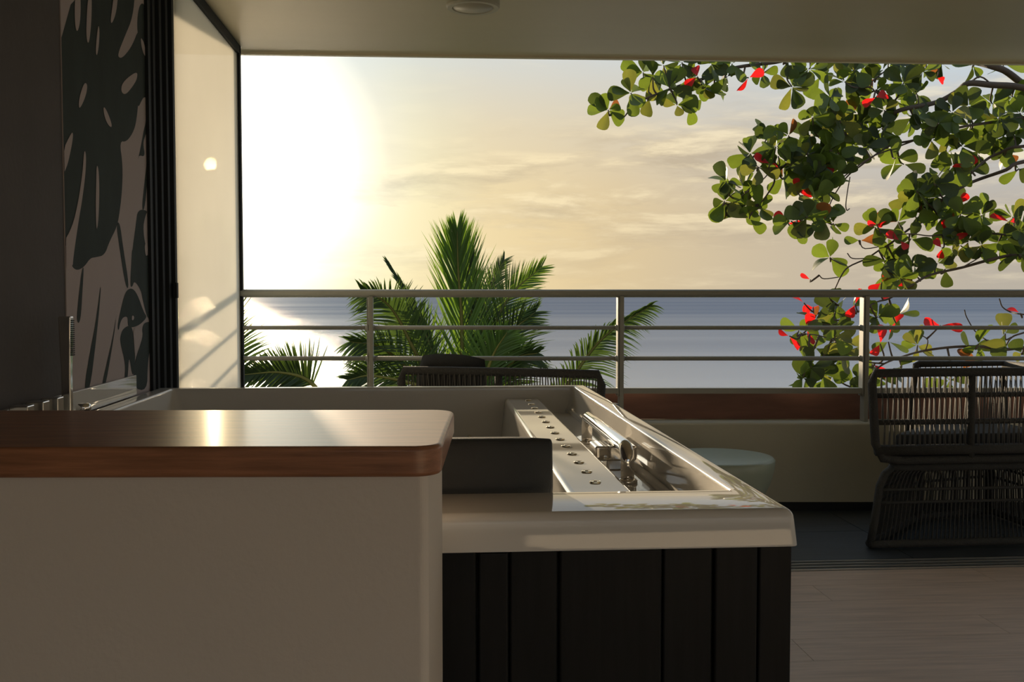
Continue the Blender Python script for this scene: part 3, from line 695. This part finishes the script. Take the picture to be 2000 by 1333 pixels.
# ------------------------------------------------------------------ coconut palms
def bez(pts, n):
    pts = [Vector(p) for p in pts]; out = []
    P = [pts[0] * 2 - pts[1]] + pts + [pts[-1] * 2 - pts[-2]]
    for i in range(1, len(P) - 2):
        for k in range(n):
            t_ = k / n; a, b_, c, d = P[i - 1], P[i], P[i + 1], P[i + 2]
            out.append(.5 * ((2 * b_) + (c - a) * t_ + (2 * a - 5 * b_ + 4 * c - d) * t_ * t_ + (3 * b_ - a - 3 * c + d) * t_ ** 3))
    out.append(pts[-1]); return out
def frond(root, px, Y, L, spread=35, tilt=0, droop=.15, dens=46, mat=0, dY=0.0, start=.12, sides=(1, -1)):
    """px: rachis root to tip; L leaflet length in metres; tilt turns the blade about its rachis."""
    dens = int(dens * 1.45); k = len(px)
    ctrl = [atY(x, y, Y + dY * (i / (k - 1)) ** 1.5) for i, (x, y) in enumerate(px)]
    path = bez(ctrl, 14); n = len(path)
    fo = MB().tube(path, [.030 * (1 - .88 * i / (n - 1)) for i in range(n)], 6).build('frond', PALM[2], root, smooth=True)
    lf = MB()
    for sd in sides:
        for i in range(dens):
            f = start + (1 - start) * (i + random.uniform(-.2, .2)) / (dens - 1); f = min(max(f, 0), .995)
            q = f * (n - 1); i0 = min(int(q), n - 2); p = path[i0].lerp(path[i0 + 1], q - i0)
            tan = (path[min(i0 + 2, n - 1)] - path[max(i0 - 1, 0)]).normalized()
            nrm_ = Vector((0, -1, 0)); sidev = tan.cross(nrm_).normalized() * sd
            nn = tan.cross(sidev).normalized()
            if nn.y > 0: nn = -nn
            tv = R(tilt + random.uniform(-14, 14)); sidev = (sidev * math.cos(tv) + nn * math.sin(tv) * (1 if sd > 0 else 1)).normalized()
            ll = L * (.55 + .45 * math.sin(math.pi * min(1, f * 1.15 + .12))) * random.uniform(.85, 1.1) * (1 - .45 * max(0, f - .75) / .25)
            sp_a = R(spread * (1.15 - .55 * f) + random.uniform(-5, 5))
            d = (tan * math.cos(sp_a) + sidev * math.sin(sp_a)).normalized()
            wv = d.cross(nn).normalized()
            wv = (wv * math.cos(.6) + nn * math.sin(.6) * sd).normalized()
            w0 = .0135
            segs = 4; vs = []; fs = []
            for s_ in range(segs + 1):
                u = s_ / segs
                c = p + d * ll * u + Vector((0, 0, -1)) * droop * ll * u * u
                wd = w0 * (1 - u) ** .6 * (.6 + .9 * min(u * 4, 1) * .45)
                if s_ == segs: vs.append(c)
                else: vs += [c - wv * wd, c + wv * wd]
            for s_ in range(segs - 1): fs.append((s_ * 2, s_ * 2 + 1, s_ * 2 + 3, s_ * 2 + 2))
            fs.append(((segs - 1) * 2, (segs - 1) * 2 + 1, segs * 2)); lf.add(vs, fs)
    o = lf.build('leaflets', PALM[mat], fo, smooth=True); o['kind'] = 'stuff'
    return fo
def palm_trunk(root, px, py_, Y, r0=.13):
    c = atY(px, py_, Y); g = -5.9
    MB().tube([(c.x + .25, c.y + .1, g), (c.x + .12, c.y + .05, g + (c.z - g) * .4), (c.x, c.y, c.z - .3), (c.x, c.y, c.z + .25)], [r0 * 1.25, r0, r0 * .95, r0 * .8], 12).build('trunk', M['bark_pale'], root, smooth=True)
Yp = 11.0
c = atY(912, 800, Yp)
palm = thing('coconut_palm', 'coconut palm crown with upright green fronds behind the railing centre', 'palm tree', (c.x + .25, Yp + .1, -5.9))
palm_trunk(palm, 912, 850, Yp)
frond(palm, [(903, 830), (902, 640), (895, 530), (893, 452)], Yp, .85, spread=24, dens=64, tilt=8, droop=.03, dY=-.3)
frond(palm, [(925, 830), (921, 660), (918, 560), (912, 470)], Yp + .3, .62, spread=20, dens=54, mat=1, tilt=30, droop=.05)
frond(palm, [(925, 830), (955, 670), (995, 580), (1058, 522)], Yp + .2, .62, spread=46, dens=56, mat=0, tilt=5, droop=.08, dY=.3)
frond(palm, [(922, 830), (938, 660), (955, 570), (985, 508)], Yp + .4, .50, spread=40, dens=50, mat=1, droop=.08, dY=.5)
frond(palm, [(885, 830), (845, 690), (803, 590), (757, 513)], Yp, .36, spread=20, dens=44, mat=1, tilt=55, droop=.05, dY=.6)
frond(palm, [(880, 830), (812, 690), (762, 600), (705, 566)], Yp - .2, .66, spread=50, dens=48, mat=1, tilt=15, droop=.25, dY=-.5)
frond(palm, [(890, 835), (855, 720), (815, 640), (770, 590)], Yp + .2, .62, spread=42, dens=46, mat=0, droop=.15, dY=.2)
frond(palm, [(880, 835), (810, 735), (745, 680), (685, 668)], Yp - .1, .62, spread=48, dens=46, mat=1, tilt=10, droop=.25, dY=-.4)
frond(palm, [(880, 840), (840, 765), (735, 735), (680, 742)], Yp - .2, .55, spread=45, dens=40, mat=1, droop=.2, dY=-.5)
frond(palm, [(935, 835), (965, 720), (1000, 650), (1045, 610)], Yp + .1, .66, spread=42, dens=50, mat=1, tilt=10, droop=.15, dY=.2)
frond(palm, [(935, 835), (975, 745), (1010, 700), (1050, 690)], Yp - .1, .56, spread=45, dens=44, mat=1, tilt=10, droop=.2, dY=-.4)
frond(palm, [(930, 835), (948, 740), (965, 690), (990, 650)], Yp - .3, .6, spread=40, dens=44, mat=0, tilt=-10, droop=.15, dY=-.3)
frond(palm, [(1000, 900), (1105, 755), (1178, 660), (1272, 597)], Yp - .3, .55, spread=46, dens=50, mat=1, tilt=25, droop=.45, dY=-.3, start=.25)
c = atY(650, 850, 10)
palm2 = thing('coconut_palm', 'smaller coconut palm with fronds reaching left beside the glass panel', 'palm tree', (c.x + .25, 10.1, -5.9))
palm_trunk(palm2, 650, 880, 10.0)
frond(palm2, [(660, 830), (610, 750), (550, 728), (478, 732)], 10, .42, spread=62, dens=46, mat=1, droop=.0, dY=-.2, start=.33, tilt=6)
c = atY(458, 900, 10.5)
palm3 = thing('coconut_palm', 'coconut palm seen dimly through the dusty glass panel', 'palm tree', (c.x + .25, 10.6, -5.9))
palm_trunk(palm3, 458, 900, 10.5)
frond(palm3, [(458, 880), (457, 700), (440, 580), (380, 513)], 10.5, .42, spread=42, dens=50, mat=1, droop=.05, dY=.3, start=.5)
frond(palm3, [(458, 880), (459, 740), (452, 650), (425, 610)], 10.3, .5, spread=55, dens=40, mat=1, droop=.2, dY=-.2, start=.3, sides=(1, -1))
frond(palm3, [(458, 885), (450, 790), (425, 720), (380, 690)], 10.3, .5, spread=50, dens=40, mat=1, droop=.2, dY=-.2, start=.3)

# ------------------------------------------------------------------ sea almond tree
YT = 8.0
tx, ty = 6.0, 8.3
tree = thing('sea_almond_tree', 'spreading sea almond tree with round green and red leaves at upper right', 'tree', (tx, ty, -5.7))
rnd = random.Random(11)
BR = [  # px polylines right to left, start radius and end radius in px, depth
 ([(2400, 330), (2200, 250), (2080, 205), (2000, 172), (1938, 166), (1892, 163), (1868, 180), (1830, 200), (1776, 211), (1746, 221), (1733, 240), (1681, 259), (1641, 267), (1590, 290), (1561, 300), (1518, 338), (1510, 362), (1488, 394), (1478, 400)], 15, 1.6, 8.0),
 ([(2200, 250), (2060, 215), (2000, 167), (1965, 140), (1938, 130), (1905, 122), (1850, 112), (1760, 105), (1660, 108), (1560, 112), (1513, 122), (1437, 132), (1383, 151), (1329, 167), (1291, 181), (1259, 194), (1232, 213), (1214, 232), (1194, 221)], 14, 1.5, 8.2),
 ([(2400, 330), (2150, 300), (2000, 286), (1951, 300), (1925, 313), (1890, 345), (1857, 378)], 7, 3, 7.9),
 ([(2150, 300), (2000, 316), (1965, 332), (1919, 348), (1892, 359), (1857, 378), (1830, 400), (1803, 432), (1774, 449), (1738, 477), (1723, 485), (1693, 505), (1657, 522), (1642, 541), (1630, 566), (1615, 590), (1600, 620)], 6.5, 1.3, 7.9),
 ([(2000, 230), (1930, 240), (1870, 250), (1790, 273), (1749, 281), (1722, 294), (1681, 324), (1654, 346), (1627, 386), (1614, 419), (1606, 440)], 5, 1.2, 7.8),
 ([(1790, 273), (1740, 292), (1700, 308), (1660, 336), (1630, 360), (1600, 385), (1575, 410), (1556, 432)], 2.5, 1.1, 7.75),
 ([(1518, 324), (1505, 335), (1478, 362), (1426, 397), (1416, 397)], 2, 1.2, 8.0),
 ([(1530, 326), (1500, 328), (1480, 327), (1470, 308)], 2, 1.1, 8.05),
 ([(2250, 470), (2100, 470), (2000, 465), (1978, 461), (1930, 456), (1853, 458), (1815, 461), (1777, 457), (1720, 462)], 6, 1.2, 7.7),
 ([(2250, 470), (2100, 488), (2000, 495), (1968, 500), (1925, 510), (1879, 523), (1815, 538), (1779, 559), (1764, 567), (1736, 584), (1713, 590), (1685, 605), (1657, 617), (1631, 634), (1590, 632)], 7, 1.3, 7.6),
 ([(2300, 660), (2120, 680), (2000, 680), (1961, 683), (1922, 678), (1865, 678), (1808, 685), (1766, 696), (1727, 711), (1701, 732), (1680, 760)], 8, 1.6, 7.4),
 ([(1961, 683), (1930, 667), (1905, 648), (1888, 620), (1884, 606)], 3, 1, 7.4),
 ([(2050, 620), (1994, 614), (1974, 610), (1958, 600), (1952, 584)], 2.5, 1.5, 7.4),
 ([(1727, 711), (1690, 705), (1652, 672), (1640, 660)], 2.5, 1.2, 7.4),
 ([(1652, 672), (1600, 656), (1565, 652)], 1.6, 1, 7.4),
 ([(1711, 176), (1735, 190), (1746, 221)], 2.5, 1.5, 8.0),
 ([(1733, 135), (1700, 170), (1760, 205), (1776, 211)], 2, 1.5, 8.0),
 ([(1892, 163), (1915, 150), (1940, 168)], 3, 2, 8.0),
 ([(1660, 346), (1655, 375), (1652, 400), (1654, 411), (1659, 408)], 1.4, .9, 7.8),
 ([(1693, 505), (1665, 505), (1655, 495)], 1.6, 1, 7.9), ([(1657, 522), (1640, 515), (1622, 505)], 1.5, 1, 7.9), ([(1642, 541), (1610, 545), (1600, 538)], 1.5, 1, 7.9),
 ([(1738, 477), (1690, 486), (1678, 470)], 1.6, 1, 7.9), ([(1879, 523), (1915, 500), (1895, 488)], 1.8, 1.2, 7.6),
 ([(2000, 650), (1975, 660), (1961, 683)], 2.5, 2, 7.4), ([(1808, 685), (1812, 665), (1800, 655)], 2, 1.2, 7.4),
]
PXM = YT / FPX * 1.0
trunk_mb = MB()
trunk_mb.tube([(tx, ty, -5.7), (tx - .1, ty, -3), (tx + .1, ty, -.5), (tx, ty - .1, 1.2), (tx - .1, ty - .1, 2.6), (tx + .2, ty, 4.5)], [.34, .28, .25, .2, .16, .06], 12)
trunk_mb.build('trunk', M['bark'], tree, smooth=True)
br_pts = []
for pts, ra, rb, Y in BR:
    n0 = len(pts)
    ctrl = [atY(x, y, Y + .12 * math.sin(i * 1.7 + Y * 9)) for i, (x, y) in enumerate(pts)]
    if pts[0][0] >= 2250: ctrl = [Vector((tx, ty, ctrl[0].z - .25))] + ctrl
    path = bez(ctrl, 4); n = len(path)
    MB().tube(path, [max(.0042, (ra + (rb - ra) * (i / (n - 1)) ** .6) * PXM * .72) for i in range(n)], 7).build('branch', M['bark'], tree, smooth=True)
    br_pts += path
CL = [  # leaf rosettes: px x, y, count, (optional) colour bias
 (1188,215,8),(1232,182,7),(1256,142,7),(1296,128,6),(1268,190,3,'y'),(1308,172,6),(1322,205,5,'y'),(1345,150,5),(1348,205,5),(1378,170,7),(1398,172,5),(1332,122,5),(1362,150,2,'r'),(1390,125,6),(1430,125,6),(1462,152,4,'r'),(1488,142,7),(1547,170,9),(1580,135,6),(1602,150,4),(1540,118,4),(1275,150,5),(1420,150,4),
 (1500,267,8),(1465,300,8),(1515,287,7),(1540,265,6),(1560,292,7),(1482,327,5,'y'),(1545,322,7),(1530,347,7),(1562,340,7),(1520,305,6),(1505,320,3,'r'),(1418,355,7),(1455,365,7),(1415,393,8),(1460,400,8),(1486,405,5),(1464,428,3,'y'),(1428,412,1,'r'),
 (1587,230,7),(1622,190,8),(1608,251,7),(1582,267,7),(1650,160,7),(1706,155,9),(1676,222,6),(1665,228,3,'o'),(1711,178,5),(1711,190,2,'r'),(1765,162,8),(1803,140,7),(1790,182,7),(1750,195,6),(1727,216,6),(1722,251,7),(1681,240,7),(1654,262,7),(1690,289,7),(1722,275,7),(1781,230,7),(1803,246,7),(1833,240,9),(1819,273,7),(1846,262,6,'y'),(1892,208,9),(1938,203,8),(1895,246,8),(1879,286,6),(1911,303,6),(1938,275,8),(1965,257,8),(1951,230,8),(1978,189,7),(1992,221,7),(1981,267,6),(1973,300,6),(1830,152,1,'r'),(1862,324,7),(1878,328,2,'r'),(1860,351,5),(1825,359,6),(1815,348,1,'o'),(1790,373,6),(1787,392,7),(1897,335,4),(1749,309,3),(1765,321,3),(1690,120,6),(1735,125,6),(1840,125,6),(1900,128,5),(1960,125,6,'o'),(1640,120,5),(1770,125,6),(1670,140,6),(1860,220,6),(1640,235,6),(1635,215,6),(1700,265,6),(1665,285,6),(1640,300,6),(1850,300,4),(1990,330,3),
 (1590,290,7),(1576,302,6),(1600,324,7),(1619,294,7),(1576,348,7),(1608,370,7),(1592,391,7),(1576,424,6),(1611,429,6),(1627,437,4),(1636,343,5),(1603,345,6),(1622,348,1,'r'),(1555,372,2,'r'),(1545,432,5),(1538,435,2,'r'),(1567,430,5),(1600,365,2,'o'),(1620,320,6),(1590,345,6),
 (1710,444,8),(1712,438,2,'r'),(1754,434,8),(1787,420,1,'r'),(1779,385,7),(1800,388,6),(1779,467,6),(1758,470,2,'r'),(1838,426,6),(1876,419,8),(1870,400,1,'r'),(1917,421,9),(1866,444,7),(1897,455,3,'r'),(1845,454,3,'r'),(1876,480,7),(1917,480,7),(1891,472,5),(1978,424,8),(1972,434,2,'r'),(1991,449,8),(1958,477,7),(1978,482,7),(1993,498,5),(1840,485,2,'r'),(1805,415,5),(1820,400,5),
 (1621,503,6,'o'),(1583,547,1,'r'),(1754,513,8),(1738,528,7),(1759,544,8),(1752,560,2,'r'),(1722,552,2,'r'),(1784,533,6),(1830,515,4),(1846,526,4),(1680,470,2,'o'),(1733,510,5),
 (1592,625,6),(1570,592,3,'r'),(1588,600,2,'r'),(1636,594,6),(1631,610,6),(1670,595,3,'r'),(1667,600,3),(1714,620,8),(1755,615,5),(1750,632,2,'r'),(1560,646,4),(1542,657,3,'r'),(1652,672,5),(1630,660,4),(1719,672,2,'r'),(1735,668,3),(1792,675,7,'y'),(1837,636,2,'r'),(1911,672,5),(1963,652,4),(1896,683,4,'o'),(1584,719,9),(1605,732,9),(1568,738,6),(1625,735,7),(1592,680,4),(1662,743,5),(1706,735,5),(1704,712,1,'r'),(1758,717,3),(1854,743,4),(1646,690,3,'y'),(1992,612,1,'r'),(1576,645,2,'r'),(1995,690,4),(1690,745,4),
]
def leaf_mesh(seed, mat):
    r_ = random.Random(seed); nl, nw = 8, 2
    wid = [.018, .075, .17, .26, .32, .335, .295, .20, .06]; us = [0, .14, .30, .47, .63, .78, .90, .97, 1.0]
    curl = r_.uniform(-.25, .25); fold = r_.uniform(.05, .22); wob = r_.uniform(-.06, .06)
    mb = MB(); vs = []; fs = []
    for i in range(nl + 1):
        u = us[i]
        for j in range(-nw, nw + 1):
            a = j / nw
            vs.append((u, a * wid[i] * r_.uniform(.96, 1.04) + wob * u * u, curl * u * u + fold * abs(a) * wid[i] * 1.6))
    k = 2 * nw + 1
    for i in range(nl):
        for j in range(k - 1): fs.append((i * k + j, (i + 1) * k + j, (i + 1) * k + j + 1, i * k + j + 1))
    mb.add(vs, fs); return mb
VAR = [[leaf_mesh(s_ * 7 + m_, None) for s_ in range(5)] for m_ in range(5)]
VME = [[VAR[m_][s_].mesh('leaf', LEAF[m_], True) for s_ in range(5)] for m_ in range(5)]
leaves = []
twig = MB()
for cdef in CL:
    x, y, cnt = cdef[:3]
    if len(cdef) > 3 and cdef[3] == 'r': cnt = min(cnt, 2)
    cnt = cnt + 1 if cnt >= 6 and len(cdef) == 3 else cnt
    bias = cdef[3] if len(cdef) > 3 else None
    best = min(br_pts, key=lambda q: (q - atY(x, y, q.y)).length)
    Y = best.y + rnd.uniform(-.25, .25)
    cpt = atY(x, y, Y)
    d0 = (cpt - best)
    if d0.length > .03:
        mid = best.lerp(cpt, .55) + Vector((rnd.uniform(-.03, .03), rnd.uniform(-.03, .03), -.03))
        twig.tube(bez([best, mid, cpt], 4), [.0085 - .0035 * i / 8 for i in range(9)], 5)
    a0 = rnd.uniform(0, 360)
    for i in range(cnt):
        if bias == 'r': mi = 3
        elif bias == 'o': mi = rnd.choice([4, 0, 1])
        elif bias == 'y': mi = rnd.choice([2, 2, 0])
        else: mi = rnd.choices([0, 1, 2, 4], [58, 31, 9.5, 1.5])[0]
        a = R(a0 + 360 * i / cnt + rnd.uniform(-38, 38))
        outd = Vector((math.cos(a), rnd.uniform(-1.1, 1.1), math.sin(a) * .95 + .05)).normalized()
        nrm_ = Vector((rnd.uniform(-.9, .9), -1, rnd.uniform(-.9, .9)))
        zax = (nrm_ - outd * nrm_.dot(outd)).normalized(); yax = zax.cross(outd)
        ln = rnd.uniform(.105, .185) * (1.05 if cnt <= 3 else 1.0)
        ln *= .74 if bias == 'r' else 1
        mat = Matrix((outd, yax, zax)).transposed().to_4x4()
        mat = Matrix.Translation(cpt + outd * .012) @ mat @ Matrix.Scale(ln, 4)
        leaves.append((ln * (1 - .5 * abs(outd.y)), mi, rnd.randrange(5), mat))
twig.build('twig', M['bark'], tree, smooth=True)['kind'] = 'stuff'
leaves.sort(key=lambda q: -q[0])
inv = wmat(tree).inverted()
for ln, mi, vi, mat in leaves[:300]:
    o = bpy.data.objects.new('leaf', VME[mi][vi]); col.objects.link(o); o.parent = tree
    o.matrix_local = inv @ mat
rest = MB()
for ln, mi, vi, mat in leaves[300:]:
    src = VAR[mi][vi]; rest.add([mat @ v for v in src.v], src.f, mi)
o = rest.build('foliage', LEAF, tree, smooth=True); o['kind'] = 'stuff'
